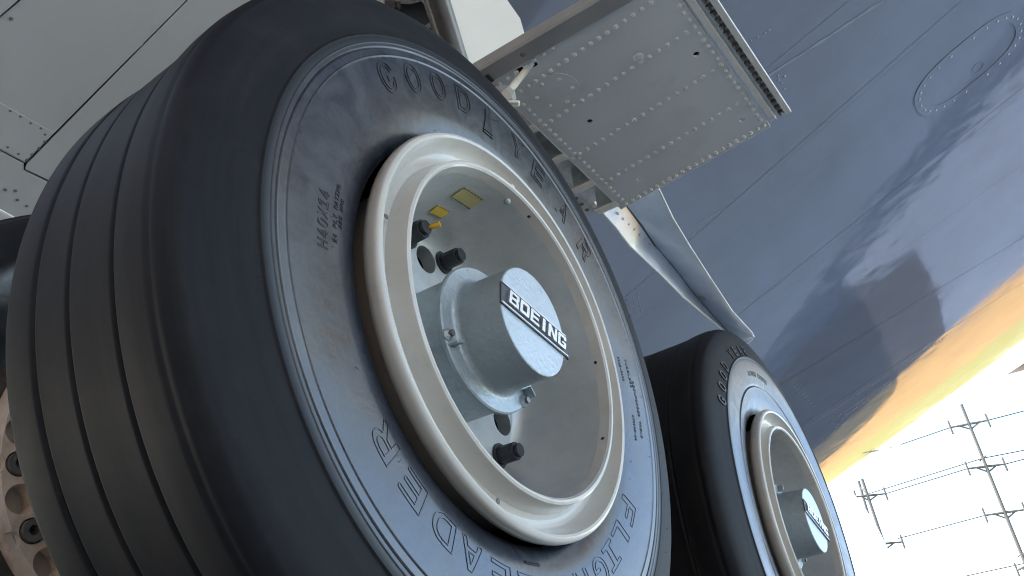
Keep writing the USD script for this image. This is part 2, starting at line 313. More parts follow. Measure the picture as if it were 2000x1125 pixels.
# oval access panel
orect = np.array([wing_ray(*p) for p in [(1800, 205), (1796, 185), (1822, 130), (1900, 72), (1965, 36), (1990, 33), (2004, 50), (1988, 88), (1900, 172), (1850, 204), (1815, 211)]])
oc = orect.mean(0); d0 = orect - oc; _, _, vt = np.linalg.svd(d0); e1 = vt[0]; e2 = np.array([-e1[1], e1[0]]); L1, L2 = np.abs(d0 @ e1).max(), np.abs(d0 @ e2).max()
def oval(l1, l2, n=48):
    t = np.linspace(0, 2 * np.pi, n, endpoint=False); c = np.sign(np.cos(t)) * np.abs(np.cos(t)) ** .72; q = np.sign(np.sin(t)) * np.abs(np.sin(t)) ** .80
    return oc + (l1 * c)[:, None] * e1 + (l2 * q)[:, None] * e2
def wing_ring(outer, inner, o0, o1):
    n = len(outer); v = [wpt(*p, o0) for p in outer] + [wpt(*p, o1) for p in outer] + [wpt(*p, o1) for p in inner] + [wpt(*p, o0) for p in inner]
    f = []
    for a in range(n):
        c = (a + 1) % n
        for q in range(3): f.append([q * n + a, q * n + c, (q + 1) * n + c, (q + 1) * n + a])
    t = tri((np.array(v), np.array(f))); t.fix_normals()
    return t
ring = part(wing, 'access_panel_ring', wing_ring(oval(L1, L2), oval(L1 - .034, L2 - .034), -.001, .0022), 'wing_paint', 20)
def dome(c, n, r, hgt, seg=10, rings=3):
    n = unit(n); u = unit(np.cross(n, [.2, .5, .84])); w = np.cross(n, u); v = []; f = []
    for k in range(rings):
        p = k / rings * math.pi / 2
        for q in np.linspace(0, 2 * np.pi, seg, endpoint=False): v.append(c + r * math.cos(p) * (math.cos(q) * u + math.sin(q) * w) + n * hgt * math.sin(p))
    v.append(c + n * hgt)
    for k in range(rings - 1):
        for q in range(seg): f.append([k * seg + q, k * seg + (q + 1) % seg, (k + 1) * seg + (q + 1) % seg, (k + 1) * seg + q])
    t = [[a, b2, c2] for a, b2, c2, d2 in f] + [[a, c2, d2] for a, b2, c2, d2 in f] + [[(rings - 1) * seg + q, (rings - 1) * seg + (q + 1) % seg, len(v) - 1] for q in range(seg)]
    m = trimesh.Trimesh(np.array(v), np.array(t), process=False); return m
ovc = oval(L1 - .017, L2 - .017, 26)
part(ring, 'screw', cat([dome(wpt(*p, .0022), NW, .0045, .0012) for p in ovc]), 'wing_paint', 40, kind='stuff')
pc = wing_ray(1910, 131)
t8 = np.linspace(0, 2 * np.pi, 24, endpoint=False)
part(wing, 'drain_cap', wing_ring([pc + .020 * np.array([math.cos(q), math.sin(q)]) for q in t8], [pc + .0185 * np.array([math.cos(q), math.sin(q)]) for q in t8], -.001, .0012), 'wing_paint', 20)
sm = []
for sgn in (1, -1):
    rr_ = range(15) if sgn > 0 else range(14, -1, -1)
    for k in rr_:
        s_ = k / 14; u_, v_ = 1478 + 246 * s_, 162 - 160 * s_; w_ = (2.6 + .8 * math.sin(k * 2.1) + rng.uniform(-.9, .9)) * (1 if 0 < k < 14 else .3)
        sm.append(wpt(*wing_uv(u_ + sgn * w_ * .5, v_ + sgn * w_ * .6), .0008))
part(wing, 'pale_streak', plate(sm, NW, .0008), 'streak_paint', 20)  # thin streak slightly paler than the wing skin
riv = []
def rrow(p, q, n, r=.0035, jit=.0):
    for k in range(n):
        s_ = (k + rng.uniform(-jit, jit)) / max(n - 1, 1); u_ = p[0] + (q[0] - p[0]) * s_; v_ = p[1] + (q[1] - p[1]) * s_
        a, b_ = wing_ray(u_, v_)
        if b_ < BH and a > AIN: riv.append(dome(wpt(a, b_, .0005), wpt(a, b_, 1) - wpt(a, b_), r * .72, .0012, 7, 2))
rrow((1540, 752), (1770, 608), 40); rrow((1545, 855), (1850, 655), 60, jit=.3); rrow((1560, 845), (1840, 664), 48, jit=.3)
for i in range(4): rrow((1536 + i * 8, 742 + i * 1), (1572 + i * 6, 776 + i * 6), 8, .0042)
for i in range(5): rrow((1604 + i * 6, 806 - i * 5), (1634 + i * 4, 848 - i * 6), 6, .0045, .2)
rrow((1640, 812), (1740, 742), 26, .0045, .4); rrow((1650, 812), (1740, 748), 20, .0045, .4)
for i in range(5): rrow((1206 + i * 9, 580 - i * 4), (1216 + i * 9, 622 - i * 4), 5, .006, .4)
rrow((1210, 655), (1280, 600), 10, .005, .3); rrow((1352, 440), (1420, 405), 14, .004, .5); rrow((1345, 462), (1400, 432), 10, .004, .5)
rrow((1560, 525), (1690, 430), 20, .003, .4); rrow((1470, 590), (1560, 530), 14, .003, .4)
rrow((1500, 346), (1822, 62), 70, .0022, .1); rrow((1640, 470), (1985, 194), 74, .0022, .1); rrow((1420, 470), (1640, 290), 40, .0022, .2); rrow((1430, 640), (1560, 545), 30, .0024, .2); rrow((1660, 560), (1985, 330), 60, .0022, .1)
rrow((1530, 150), (1490, 175), 5, .006, .4); rrow((1500, 60), (1440, 95), 6, .004, .5); rrow((1515, 140), (1530, 170), 4, .005, .4)
for i in range(40): a_, b_ = rng.uniform((-.5, -.4), (.8, 1.2)); riv.append(dome(wpt(a_, b_, .0005), NW, .0018, .0007, 7, 2))
part(wing, 'rivet', cat(riv), 'wing_paint', 40, kind='stuff')
# outboard leading-edge slat seen past the edge
sl = [at_t(*p, 9.0) for p in [(1944, 738), (2030, 690), (2120, 640), (2125, 690), (2040, 712)]]
slat = thing('leading_edge_slat', 'tan wedge-shaped slat tip poking out past the wing edge', 'slat', sl[0])
nsl = -ray(2000, 715)
part(slat, 'lower_face', plate(sl, -nsl, .12), 'tan_slat', 20)
part(slat, 'upper_trim', plate([at_t(*p, 8.97) for p in [(1975, 718), (2030, 690), (2120, 640), (2121, 664), (2036, 702)]], -nsl, .02), 'strut_grey', 20)

# ------------------------------------------------------------------ belly fairing (upper left)
fair = thing('belly_fairing', 'off-white belly fairing panels with dark gaps in the upper left', 'fairing', wpt(-1.4, -1.7))
def wp(poly, off): return [wpt(*wing_uv(*p), off) for p in poly]
back = [(-60, 382), (60, 442), (700, 260), (700, -200), (-60, -200)]
part(fair, 'backing', plate(wp(back, -.012), -NW, .15), 'seam_dark', 20)
pan = [[(-60, 262), (0, 295 - 5), (46, 317), (362, -3 + 0), (372, -16), (560, -210), (350, -210), (-60, 170)],
       [(55, 320), (54, 330), (240, 420), (720, 300), (745, -10), (720, -210), (570, -210), (380, -14)],
       [(-60, 271), (0, 297), (45, 322), (50, 330), (51, 332), (236, 424), (100, 470), (50, 440), (0, 412), (-60, 384)]]
pan[0] = [(-60, 267), (0, 292), (48.5, 317.5), (364, 0), (574, -210), (300, -210), (44, -2), (-60, 85)]
pan[1] = [(52.5, 320.5), (49, 330), (240, 420), (720, 300), (745, -10), (720, -210), (578, -210), (367.5, 0)]
pan[2] = [(-60, 270), (0, 295), (46.5, 319.5), (46, 333), (234, 424), (100, 470), (50, 437), (0, 411), (-60, 384)]
for k, pg in enumerate(pan): part(fair, 'fairing_panel', plate(wp(pg, 0), -NW, .006), 'fairing_paint', 20)
part(fair, 'fairing_panel', plate(wp([(-60, 80), (41, -6), (294, -210), (-60, -210)], .004), -NW, .006), 'fairing_paint', 20)
part(fair, 'access_patch', plate(wp([(-60, 166), (0, 200), (104, 258), (47, 314), (0, 289), (-60, 263)], .0016), -NW, .0012), 'fairing_paint', 20)
sc = [(20, 216), (40, 227), (60, 240), (80, 250), (88, 262), (87, 276), (76, 289), (62, 301), (52, 312), (36, 300), (15, 287), (22, 36), (10, 370), (34, 390), (52, 402), (30, 372)]
part(fair, 'screw', cat([dome(wpt(*wing_uv(*p), .001), NW, .004, .001, 8, 2) for p in sc]), 'dark_grey', 30, kind='stuff')
part(fair, 'panel_lip', plate(wp([(-60, 378), (0, 408), (52, 436), (52, 440), (0, 412), (-60, 383)], .004), -NW, .01), 'white_edge', 20)
q0 = at_t(0, 430, 2.45); 
idoor = [at_plane(*p, q0, unit(-ray(20, 440) + [0, 0, -.4])) for p in [(-120, 330), (200, 470), (200, 640), (-120, 640)]]
single('inboard_gear_door', plate(idoor, ray(20, 440), .02), 'cream_paint', 'sliver of cream gear door between the fairing and the hidden tyre', 'gear door')

# ------------------------------------------------------------------ fuselage (shades the gear from the left)
NY0, NY1, NPOW = 10.34, 15.142, 1.889
rows = []
for yy in np.r_[-14, -5, 0, np.linspace(NY0, NY1, 48)]:
    k = 1 - max(yy - NY0, 0) ** NPOW / (NY1 - NY0) ** NPOW; rad = 2.0 * max(k, 0) ** .5
    q = np.linspace(0, 2 * np.pi, 144, endpoint=False); rows.append(np.stack([-3.461 + rad * np.cos(q), np.full(144, yy), 2.637 + rad * np.sin(q)], 1))
rows = np.array(rows); nr, nc_ = rows.shape[:2]; i, j = np.meshgrid(np.arange(nr - 1), np.arange(nc_), indexing='ij'); k = (j + 1) % nc_
fus = tri((rows.reshape(-1, 3), np.stack([i * nc_ + j, i * nc_ + k, (i + 1) * nc_ + k, (i + 1) * nc_ + j], -1).reshape(-1, 4)))
single('fuselage', fus, 'white_gloss', 'sunlit white fuselage nose end beyond the rear tyre and below the wing', 'fuselage', smooth=True)

# ------------------------------------------------------------------ wheel well between fairing and wing
well = thing('wheel_well', 'grey wheel well recess with tank and pipes above the near tyre', 'wheel well', (-.2, .1, 2.0))
part(well, 'roof', bxa((-.75, -1.2, 2.02), (.4, 1.4, 2.08)), 'well_grey')
part(well, 'side_wall', bxa((-.75, -1.2, 1.5), (-.72, 1.4, 2.02)), 'well_grey')
part(well, 'side_wall', bxa((-.27, -1.2, 1.66), (-.24, 1.4, 2.02)), 'well_grey')
part(well, 'end_wall', bxa((-.72, 1.0, 1.67), (-.27, 1.08, 2.02)), 'well_grey')
tk = trimesh.creation.icosphere(3, .075); tk.apply_scale([1, 1, 1.1]); tk.apply_translation(at_t(800, 62, 2.15)); part(well, 'tank', tk, 'well_grey')
part(well, 'pipe', polytube([at_t(728, -60, 2.0), at_t(733, 10, 1.98), at_t(752, 60, 1.96)], .022, 18), 'beige_paint')
part(well, 'pipe', polytube([at_t(740, -10, 2.0), at_t(800, -6, 2.02), at_t(850, -20, 2.05)], .016, 14), 'beige_paint')
part(well, 'rod', polytube([at_t(818, 64, 2.02), at_t(850, 40, 2.02)], .005, 8), 'well_grey')
part(well, 'bracket', cat([obox(at_t(760, 8, 2.0), RIGHT, DOWN, AXIS, (.03, .012, .02), .003), obox(at_t(778, 8, 2.01), RIGHT, DOWN, AXIS, (.012, .02, .02), .003)]), 'dark_grey')
part(well, 'clamp_bolt', dome(at_t(753, 16, 1.96), -AXIS, .004, .004), 'white_edge')
pq = at_t(945, 60, 1.90); npn = unit(-ray(945, 60) + np.array([.45, -.1, .05]))
leaf = [at_plane(*p, pq, npn) for p in [(835, -140), (920, -140), (992, 2), (1016, 36), (1030, 85), (1040, 190), (880, 210)]]
single('strut_door', plate(leaf, -npn, .018), 'cream_paint', 'flat cream strut door with clipped corner behind the grey brace', 'gear door')

# ------------------------------------------------------------------ riveted gear door
ZD = 1.32
door = thing('riveted_gear_door', 'flat grey gear door with rows of round rivets and piano hinge', 'gear door', (.09, .4, ZD))
dz = lambda u, v: at_z(u, v, ZD)
dA, dB, dC, dE = dz(946, 168), dz(1213, 408), dz(1504, 246), dz(1325, -22)
dA = np.array([-.118, .150, ZD]); dE = np.array([.272, .150, ZD])
# bottom skin as a fine sheet with two shallow dents
holes = [(1360, 106, .0062), (1449, 234, .0062), (1152, 237, .0062), (1248, 350, .0058)]
pgd = Polygon([p[:2] for p in (dA, dB, dC, dE)])
slot = LineString([dz(1016, 139)[:2], dz(1042, 127)[:2]]).buffer(.0085)
cutp = pgd.difference(slot)
for u, v, r in holes: cutp = cutp.difference(Point(*dz(u, v)[:2]).buffer(r, 8))
dents = [(dz(1247, 112)[:2], .012, .0035), (dz(1290, 190)[:2], .02, .0010)]
dm = trimesh.creation.triangulate_polygon(shapely.segmentize(cutp, .02), engine='earcut') if False else None
pm = trimesh.creation.extrude_polygon(shapely.segmentize(cutp, .03), .004, engine='earcut'); pm.apply_translation([0, 0, ZD])
part(door, 'skin', pm, 'door_paint', 20)
d0 = dome(np.r_[dents[0][0], ZD], [0, 0, -1], .011, .004, 24, 8)
part(door, 'dent', d0, 'door_paint', True)
part(door, 'inner_structure', bxa((-.105, .16, ZD + .03), (.27, .6, ZD + .06)), 'seam_dark')
def drow(p, q, n, r=.0054):
    a, b_ = dz(*p), dz(*q)
    for k in range(n):
        c = a + (b_ - a) * k / (n - 1)
        if pgd.contains(Point(*c[:2])): part(door, 'rivet', dome(c, [0, 0, -1], r * rng.uniform(.93, 1.05), .0046, 16, 6), 'rivet_gloss', True)
drow((975, 164), (1212, 2), 14); drow((1017, 178), (1271, 6), 17); drow((1076, 236), (1340, 64), 17); drow((1103, 318), (1392, 139), 19); drow((1193, 349), (1439, 203), 17)
drow((1236, 390), (1480, 251), 20); drow((1022, 205), (1223, 397), 23); drow((1327, 12), (1492, 244), 21)
for q in np.linspace(0, 2 * np.pi, 6, endpoint=False) + .3:
    c = dz(1083, 181) + .037 * np.array([math.cos(q), math.sin(q), 0]); part(door, 'rivet', dome(c, [0, 0, -1], .0052, .0046, 16, 6), 'rivet_gloss', True)
cr = dz(1085, 180)
part(door, 'round_patch', trimesh.creation.extrude_polygon(Point(*cr[:2]).buffer(.050, 24), .0014, engine='earcut').apply_translation([0, 0, ZD - .0013]), 'door_paint', 20)
part(door, 'edge_trim', cat([tube(dB, dC, .0016, n=8), tube(dA, dB, .0012, n=8), tube(dC, dE, .0012, n=8)]), 'white_edge')
# lip beam along the rear edge
ey0 = at_z(926, 146, ZD + .01)[1]
lip = bxa((-.165, .106, ZD - .004), (.40, .150, ZD + .026), .004)
part(door, 'lip_beam', lip, 'well_grey', 20)
c = at_z(950, 157, ZD - .004); part(door, 'cutout', bxa((c[0] - .017, c[1] - .012, ZD - .0065), (c[0] + .013, c[1] + .010, ZD - .003), .002), 'seam_dark')
c = at_z(1021, 107, ZD - .004); part(door, 'lip_screw', dome(c, [0, 0, -1], .0055, .002, 12, 3), 'dark_grey')
# piano hinge along the outboard edge
h0, h1 = dz(1346, 0 - 8), dz(1513, 233); hd = unit(h1 - h0); hn = np.cross(hd, [0, 0, 1]); hn *= np.sign(hn[0])
h0 = h0 - hd * .10; Lh = np.linalg.norm(h1 - h0); hc = (h0 + h1) / 2
hinge = part(door, 'hinge_leaf', obox(hc - hn * .002 + [0, 0, .001], hd, hn, [0, 0, 1], (Lh, .013, .008), .001), 'white_edge')
part(door, 'hinge_leaf', obox(hc + hn * .031 + [0, 0, .001], hd, hn, [0, 0, 1], (Lh, .013, .008), .001), 'white_edge')
part(door, 'hinge_backing', obox(hc + hn * .014 + [0, 0, .010], hd, hn, [0, 0, 1], (Lh, .03, .004)), 'bay_metal')
nk = 26
for k in range(nk):
    c = h0 + hd * Lh * (k + .5) / nk + hn * .016 + [0, 0, .002]
    part(door, 'hinge_knuckle', cat([tube(c - hd * .0055, c + hd * .0055, .0042, n=8), obox(c + hn * .004 + [0, 0, .002], hd, hn, [0, 0, 1], (.009, .014, .003))]), 'strut_grey')
# open ribbed bay along the inboard edge
bayx = -.30
part(door, 'bay_roof', bxa((bayx, .15, ZD + .075), (-.09, .70, ZD + .080), .001), 'bay_metal')
part(door, 'bay_wall', bxa((-.104, .16, ZD + .004), (-.098, .66, ZD + .075), .001), 'bay_metal')
for (lu, lv), (ru, rv) in [((1018, 262), (1056, 254)), ((1062, 321), (1117, 311)), ((1116, 371), (1170, 363)), ((1163, 411), (1215, 403))]:
    b_ = dz(ru, rv); a_ = dz(lu, lv); a_[0] = min(a_[0], b_[0] - .05); yb = .5 * (a_[1] + b_[1])
    if ru < 1160: a_ = np.array([bayx, yb, ZD])
    rb = part(door, 'rib', bxa((a_[0], yb - .002, ZD + .003), (b_[0], yb + .002, ZD + .075), .0008), 'bay_metal')
    part(rb, 'flange', bxa((a_[0], yb - .016, ZD - .002), (b_[0] - .002, yb + .006, ZD + .003), .001), 'white_edge')
e0, e1_ = at_z(1084, 352, ZD), at_z(1155, 424, ZD)
ed = unit(e1_ - e0); en = np.cross([0, 0, 1], ed); Le = np.linalg.norm(e1_ - e0)
eb = part(door, 'edge_member', obox((e0 + e1_) / 2 - ed * .1 + en * -.0 + [0, 0, .012], ed, en, [0, 0, 1], (Le + .2, .030, .003), .001), 'bay_metal')
part(door, 'edge_seal', obox((e0 + e1_) / 2 - ed * .1 + en * .022 + [0, 0, .000], ed, en, [0, 0, 1], (Le + .2, .010, .02), .003), 'white_edge')
for k in range(6):
    c = e0 + ed * (Le * (k + .6) / 6.3) + [0, 0, .0105]; part(eb, 'rivet', dome(c, [0, 0, -1], .0058, .003, 10, 3), 'dark_grey')
# link from the gear leg to the door slot
link = thing('door_link', 'pale painted rod link joining the gear leg to the door slot', 'linkage', at_t(985, 190, 1.62))
pA, pB, pC = at_t(880, 175, 1.72), at_t(988, 186, 1.60), at_z(1030, 134, ZD + .004)
part(link, 'arm', tube(pA, pB, .017, .015, 16), 'well_grey')
part(link, 'knuckle', obox(pB, unit(pC - pB), unit(np.cross(ray(988, 186), pC - pB)), unit(np.cross(pC - pB, np.cross(ray(988, 186), pC - pB))), (.036, .040, .034), .012), 'well_grey')
part(link, 'pin', tube(pB - ray(988, 186) * .022, pB + ray(988, 186) * .02, .010, n=16), 'beige_paint')
part(link, 'rod', tube(pB, pC + (pC - pB) * .2, .0075, .0065, 14), 'white_edge')
part(link, 'fork', cat([obox(pB + (RIGHT * .012 + DOWN * .016), RIGHT, DOWN, AXIS, (.030, .008, .03), .003), obox(pB + (RIGHT * -.012 + DOWN * .020), RIGHT, DOWN, AXIS, (.024, .006, .03), .002)]), 'white_edge')

# ------------------------------------------------------------------ tapered blade door beyond the riveted door
Lp = [(1160, 395), (1200, 440), (1231, 481), (1284, 530), (1334, 580), (1387, 624), (1424, 655), (1440, 668)]
Kp = [(1200, 372), (1225, 403), (1256, 443), (1281, 481), (1318, 524), (1356, 574), (1400, 625), (1438, 665)]
Rp = [(1270, 340), (1287, 370), (1315, 428), (1349, 484), (1387, 543), (1430, 608), (1468, 649), (1472, 657)]
tt = np.linspace(2.16, 3.02, 8)
Lq = np.array([at_t(*p, t) for p, t in zip(Lp, tt)]); Kq = np.array([at_t(*p, t + .016 - .010 * k / 7) for k, (p, t) in enumerate(zip(Kp, tt))]); Rq = np.array([at_t(*p, t - .01) for p, t in zip(Rp, tt)])
blade = thing('tapered_gear_blade', 'long tapered bare-metal blade with a dark crease pointing down at the rear tyre', 'gear door', Lq[0])
def band(a, b_, m=1):
    n = len(a); v = np.vstack([a, b_]); i = np.arange(n - 1); return tri((v, np.stack([i, i + 1, n + i + 1, n + i], 1)))
def solid_band(a, b_, off):
    o = np.asarray(off); n = len(a); v = np.vstack([a, b_, a + o, b_ + o]); i = np.arange(n - 1); q = [np.stack([i, i + 1, n + i + 1, n + i], 1), np.stack([2 * n + i, 3 * n + i, 3 * n + i + 1, 2 * n + i + 1], 1), np.stack([i, 2 * n + i, 2 * n + i + 1, i + 1], 1), np.stack([n + i, n + i + 1, 3 * n + i + 1, 3 * n + i], 1)]
    q += [np.array([[0, n, 3 * n, 2 * n], [n - 1, 3 * n - 1, 4 * n - 1, 2 * n - 1]])]
    t = tri((v, np.vstack(q))); t.fix_normals(); return t
off = ray(1330, 520) * .006
part(blade, 'narrow_face', solid_band(Lq, Kq, off), 'blade_metal', 50)
part(blade, 'wide_face', solid_band(Kq, Rq, off), 'blade_metal', 50)
kd = np.array([.0018, .003, .005, .0042, .004, .0038, .005, .003])
wv = unit(np.cross(Kq[-1] - Kq[0], AXIS))
part(blade, 'dark_crease', solid_band(Kq - wv * kd[:, None] - ray(1330, 520) * .001, Kq + wv * kd[:, None] * .8 - ray(1330, 520) * .001, -ray(1330, 520) * .0012), 'dark_grey', 20)  # narrow dark strip following the crease
tip = [Lq[-1], at_t(1446, 672, 3.02), at_t(1455, 672, 3.02), at_t(1463, 668, 3.02), at_t(1470, 661, 3.02), Rq[-1]]
part(blade, 'tip', plate([Kq[-1]] + tip[1:-1] + [Rq[-1]], ray(1450, 660), .006), 'blade_metal', 20)
part(blade, 'rolled_edge', polytube(np.vstack([Lq[:-1], tip, Rq[::-1][1:]]) - ray(1330, 520) * .003, .0030, 8), 'white_edge', True)
c = at_t(1373, 579, 2.78)
part(blade, 'disc_fastener', cat([dome(c, -AXIS - DOWN * .6, .014, .006, 18, 5), dome(c - AXIS * .008, -AXIS, .006, .008, 10, 4)]), 'silver_paint')
dd = []
for k in range(11):
    s_ = k / 10; u_, v_ = 1205 + 105 * s_, 417 + 100 * s_; dd.append(dome(at_t(u_ + 2, v_, 2.16 + .86 * (.11 + .45 * s_) + .012), -AXIS - DOWN * .3, .005, .003, 9, 3))
part(blade, 'rivet', cat(dd), 'blade_metal', 40, kind='stuff')

# ------------------------------------------------------------------ tyre and wheel shapes (x along the axle, outboard +x, about the hub)
XC, WH = -.1746, .1646
U = np.array([.850, .900, .968, 1.0, .955, .86, .72, .55, .36, .15, 0])
RR = np.array([.2815, .2920, .328, .4156, .4615, .5065, .5175, .5165, .5125, .5105, .510])
from scipy.interpolate import PchipInterpolator
sd = np.r_[0, np.cumsum(np.hypot(np.diff(U * WH), np.diff(RR)))]
half = PchipInterpolator(sd, np.c_[U * WH, RR])(np.linspace(0, sd[-1], 240))
inb = half[::-1][1:] * [-1, 1]; inb[:, 1] -= .013 * np.clip(-inb[:, 0] / WH, 0, 1) ** 1.2 * np.clip((inb[:, 1] - .30) / .15, 0, 1)
prof = np.vstack([half, inb]); prof[:, 0] += XC
def side_x(r):
    """x of the outboard sidewall at radius r"""
    k = half[half[:, 1] < .50]; k = k[np.argsort(k[:, 1])]; return np.interp(r, k[:, 1], k[:, 0]) + XC
pn = np.gradient(prof, axis=0); pn = np.stack([pn[:, 1], -pn[:, 0]], 1); pn /= np.linalg.norm(pn, axis=1)[:, None]
if pn[len(half) - 1, 1] < 0: pn = -pn
def tyre_profile(style):
    dsp = np.zeros(len(prof)); xx, r = prof[:, 0], prof[:, 1]; outb = xx > XC
    bumpf = lambda c, w, hgt: hgt * np.exp(-((r - c) / w) ** 2) * outb * (r < .505)
    for gx, dp, w in ((-.056, .0020, .0050), (-.1146, .0036, .0027), (-.189, .0036, .0027), (-.2475, .0032, .0030), (-.306, .003, .004)):
        dsp -= dp * np.exp(-(np.abs(xx - gx) / w) ** 2.0) * (r > .49)
    if style == 0:
        dsp += bumpf(.4310, .0014, .0018) + bumpf(.4005, .0010, .0013) - bumpf(.4125, .0010, .0018) + bumpf(.4195, .0007, .0010)
        dsp += -.0010 / (1 + np.exp(-(r - .4310) / .0008)) * outb * (r < .46) * (1 - np.clip((r - .4315) / .02, 0, 1))
    else:
        dsp += bumpf(.428, .0022, .0026) - bumpf(.352, .003, .0022) + bumpf(.347, .0015, .001)
    return prof + pn * dsp[:, None]
# refine profile sampling around the fine ridges
def refine(style):
    global prof, pn
    keep = prof, pn
    s_ = np.r_[0, np.cumsum(np.linalg.norm(np.diff(keep[0], axis=0), axis=1))]; f = np.arange(0, s_[-1], .0009)
    prof = np.stack([np.interp(f, s_, keep[0][:, k]) for k in (0, 1)], 1); pn = np.stack([np.interp(f, s_, keep[1][:, k]) for k in (0, 1)], 1); pn /= np.linalg.norm(pn, axis=1)[:, None]
    out = tyre_profile(style); prof, pn = keep
    # thin out where straight
    keepi = [0]
    for i_ in range(1, len(out) - 1):
        a_, b_, c_ = out[keepi[-1]], out[i_], out[i_ + 1]; d1, d2 = b_ - a_, c_ - b_
        ang = abs(math.atan2(d1[0] * d2[1] - d1[1] * d2[0], d1 @ d2)); nn = out[min(i_ + 2, len(out) - 1)] - b_
        if ang > .025 or np.linalg.norm(d1) > .008: keepi.append(i_)
    keepi.append(len(out) - 1); return out[keepi]
def squash(v):
    """flatten the contact patch a little where the tyre stands on its pad"""
    v = v.copy(); lim = -.505; k = v[:, 2] < lim; v[k, 2] = lim + (v[k, 2] - lim) * .02; return v
def wall_text(chars, style, r0, hgt, wid, raise_, outline=None, step=.004):
    """chars: (character, angle in degrees); letters stand on the outboard sidewall, tops outward, reading clockwise"""
    out = []
    for ch, ang in chars:
        gp, w = glyph(ch); gp = affinity.scale(gp, wid / max(w, .35), hgt, origin=(0, 0)); cx = (gp.bounds[0] + gp.bounds[2]) / 2; gp = affinity.translate(gp, -cx, 0)
        if outline:
            core = gp
            for gr, hk in ((.30, .45), (.10, 1.0)):
                gq = core.buffer(outline * gr, join_style=1).difference(core.buffer(-outline * (.4 + gr), join_style=1)); out.append((extr(gq, 1.0, step), math.radians(ang), hk))
        else: out.append((extr(gp, 1.0, step), math.radians(ang), 1.0))
    ms = []
    for m, ang, hk in out:
        v = m.vertices.copy(); r = r0 + v[:, 1]; th_ = ang - v[:, 0] / r0; hh = np.where(v[:, 2] > .5, raise_ * hk, -.002)
        e = .002; slope = (side_x(r + e) - side_x(r - e)) / (2 * e); nx = 1 / np.sqrt(1 + slope ** 2); nr = -slope * nx
        xx = side_x(r) + nx * hh; rr = r + nr * hh
        ms.append(trimesh.Trimesh(np.stack([xx, rr * np.cos(th_), rr * np.sin(th_)], 1), m.faces, process=False))
    return cat(ms)
def string(s, th0, r, adv): return [(c, th0 - math.degrees(k * adv / r)) for k, c in enumerate(s) if c != ' ']
def foot_poly():
    p = Polygon([(-.006, -.006), (.006, -.006), (.006, .004), (.004, .022), (-.002, .022), (-.003, .008)]).buffer(.001)
    p = p.union(sbox(-.0085, -.0095, .0085, -.0075)).union(sbox(-.0085, -.0135, .0085, -.0113))
    w = shapely.union_all([Polygon([(.004, .016 - k * .005), (.022 - k * .004, .026 - k * .006), (.020 - k * .004, .022 - k * .006), (.004, .012 - k * .005)]) for k in range(3)])
    return p, w

# rim: outer flange, trough, inner lip, deep bowl, web with holes, barrel, inner flange
rimp = [(-.030, .258), (-.024, .276), (-.018, .2830), (-.011, .2852), (-.004, .2856), (.0010, .2845), (.0038, .2820), (.0048, .2785), (.0036, .2752), (-.003, .2732), (-.012, .2700), (-.0205, .2640), (-.0245, .2580), (-.0245, .2520), (-.0200, .2462), (-.008, .2425), (.003, .2410), (.0075, .2398), (.0092, .2370), (.0086, .2338), (.0060, .2318), (.006, .2315), (-.010, .2295), (-.040, .2255), (-.075, .2190), (-.105, .2100), (-.125, .1990), (-.138, .1820), (-.143, .160), (-.1445, .12), (-.1445, .055),
        (-.168, .055), (-.168, .16), (-.160, .195), (-.150, .222), (-.17, .234), (-.32, .234), (-.335, .250), (-.343, .270), (-.350, .2835), (-.345, .2855), (-.335, .284), (-.325, .272), (-.318, .258), (-.30, .246), (-.05, .246)]
ring_prof = rimp[:[k for k, p_ in enumerate(rimp) if p_ == (.006, .2315)][0] + 1] + [(-.010, .2295)]
ring_prof = [(-.30, .246), (-.05, .246)] + ring_prof
rim_ring = cat([spin(ring_prof, 220), spin([(-.010, .2295), (-.012, .236), (-.17, .236), (-.32, .236), (-.335, .250), (-.343, .270), (-.350, .2835), (-.345, .2855), (-.335, .284), (-.325, .272), (-.318, .258), (-.30, .246)], 120)])
bowlp = [(-.010, .2295), (-.040, .2258), (-.075, .2200), (-.100, .2140), (-.118, .2080), (-.130, .2020), (-.138, .1960), (-.1425, .1880), (-.1425, .186)]
web = Point(0, 0).buffer(.189, 64).difference(Point(0, 0).buffer(.05, 32))
for thd in (98, -16, -142):
    q = math.radians(thd); web = web.difference(Point(.163 * math.cos(q), .163 * math.sin(q)).buffer(.0225, 24))
wm = trimesh.creation.extrude_polygon(web, .024, engine='earcut'); wm.vertices = np.stack([wm.vertices[:, 2] - .1667, wm.vertices[:, 0], wm.vertices[:, 1]], 1)
rim_bowl = spin(bowlp, 220); rim_web = wm
capp = [(-.1445, .02), (-.1445, .098), (-.060, .098), (-.059, .1045), (-.057, .1065), (-.052, .1065), (-.050, .1045), (-.0495, .088), (-.048, .0835), (-.045, .0805), (-.040, .0793), (.0195, .0778), (.0216, .0770), (.0224, .0755), (.0224, .02)]
cap_tm = tri(revolve_x(capp, 160))
cc = cap_tm.triangles_center; facem = (cc[:, 0] > .0218) & (np.abs(cap_tm.face_normals[:, 0]) > .9)
cap_side = cap_tm.submesh([np.where(~facem)[0]], append=True, repair=False); cap_face = cap_tm.submesh([np.where(facem)[0]], append=True, repair=False)
cap_plug = trimesh.creation.cylinder(.0205, .001); cap_plug.apply_transform(trimesh.transformations.rotation_matrix(np.pi / 2, [0, 1, 0])); cap_plug.apply_translation([.0219, 0, 0])
cap_face = cat([cap_face, cap_plug])
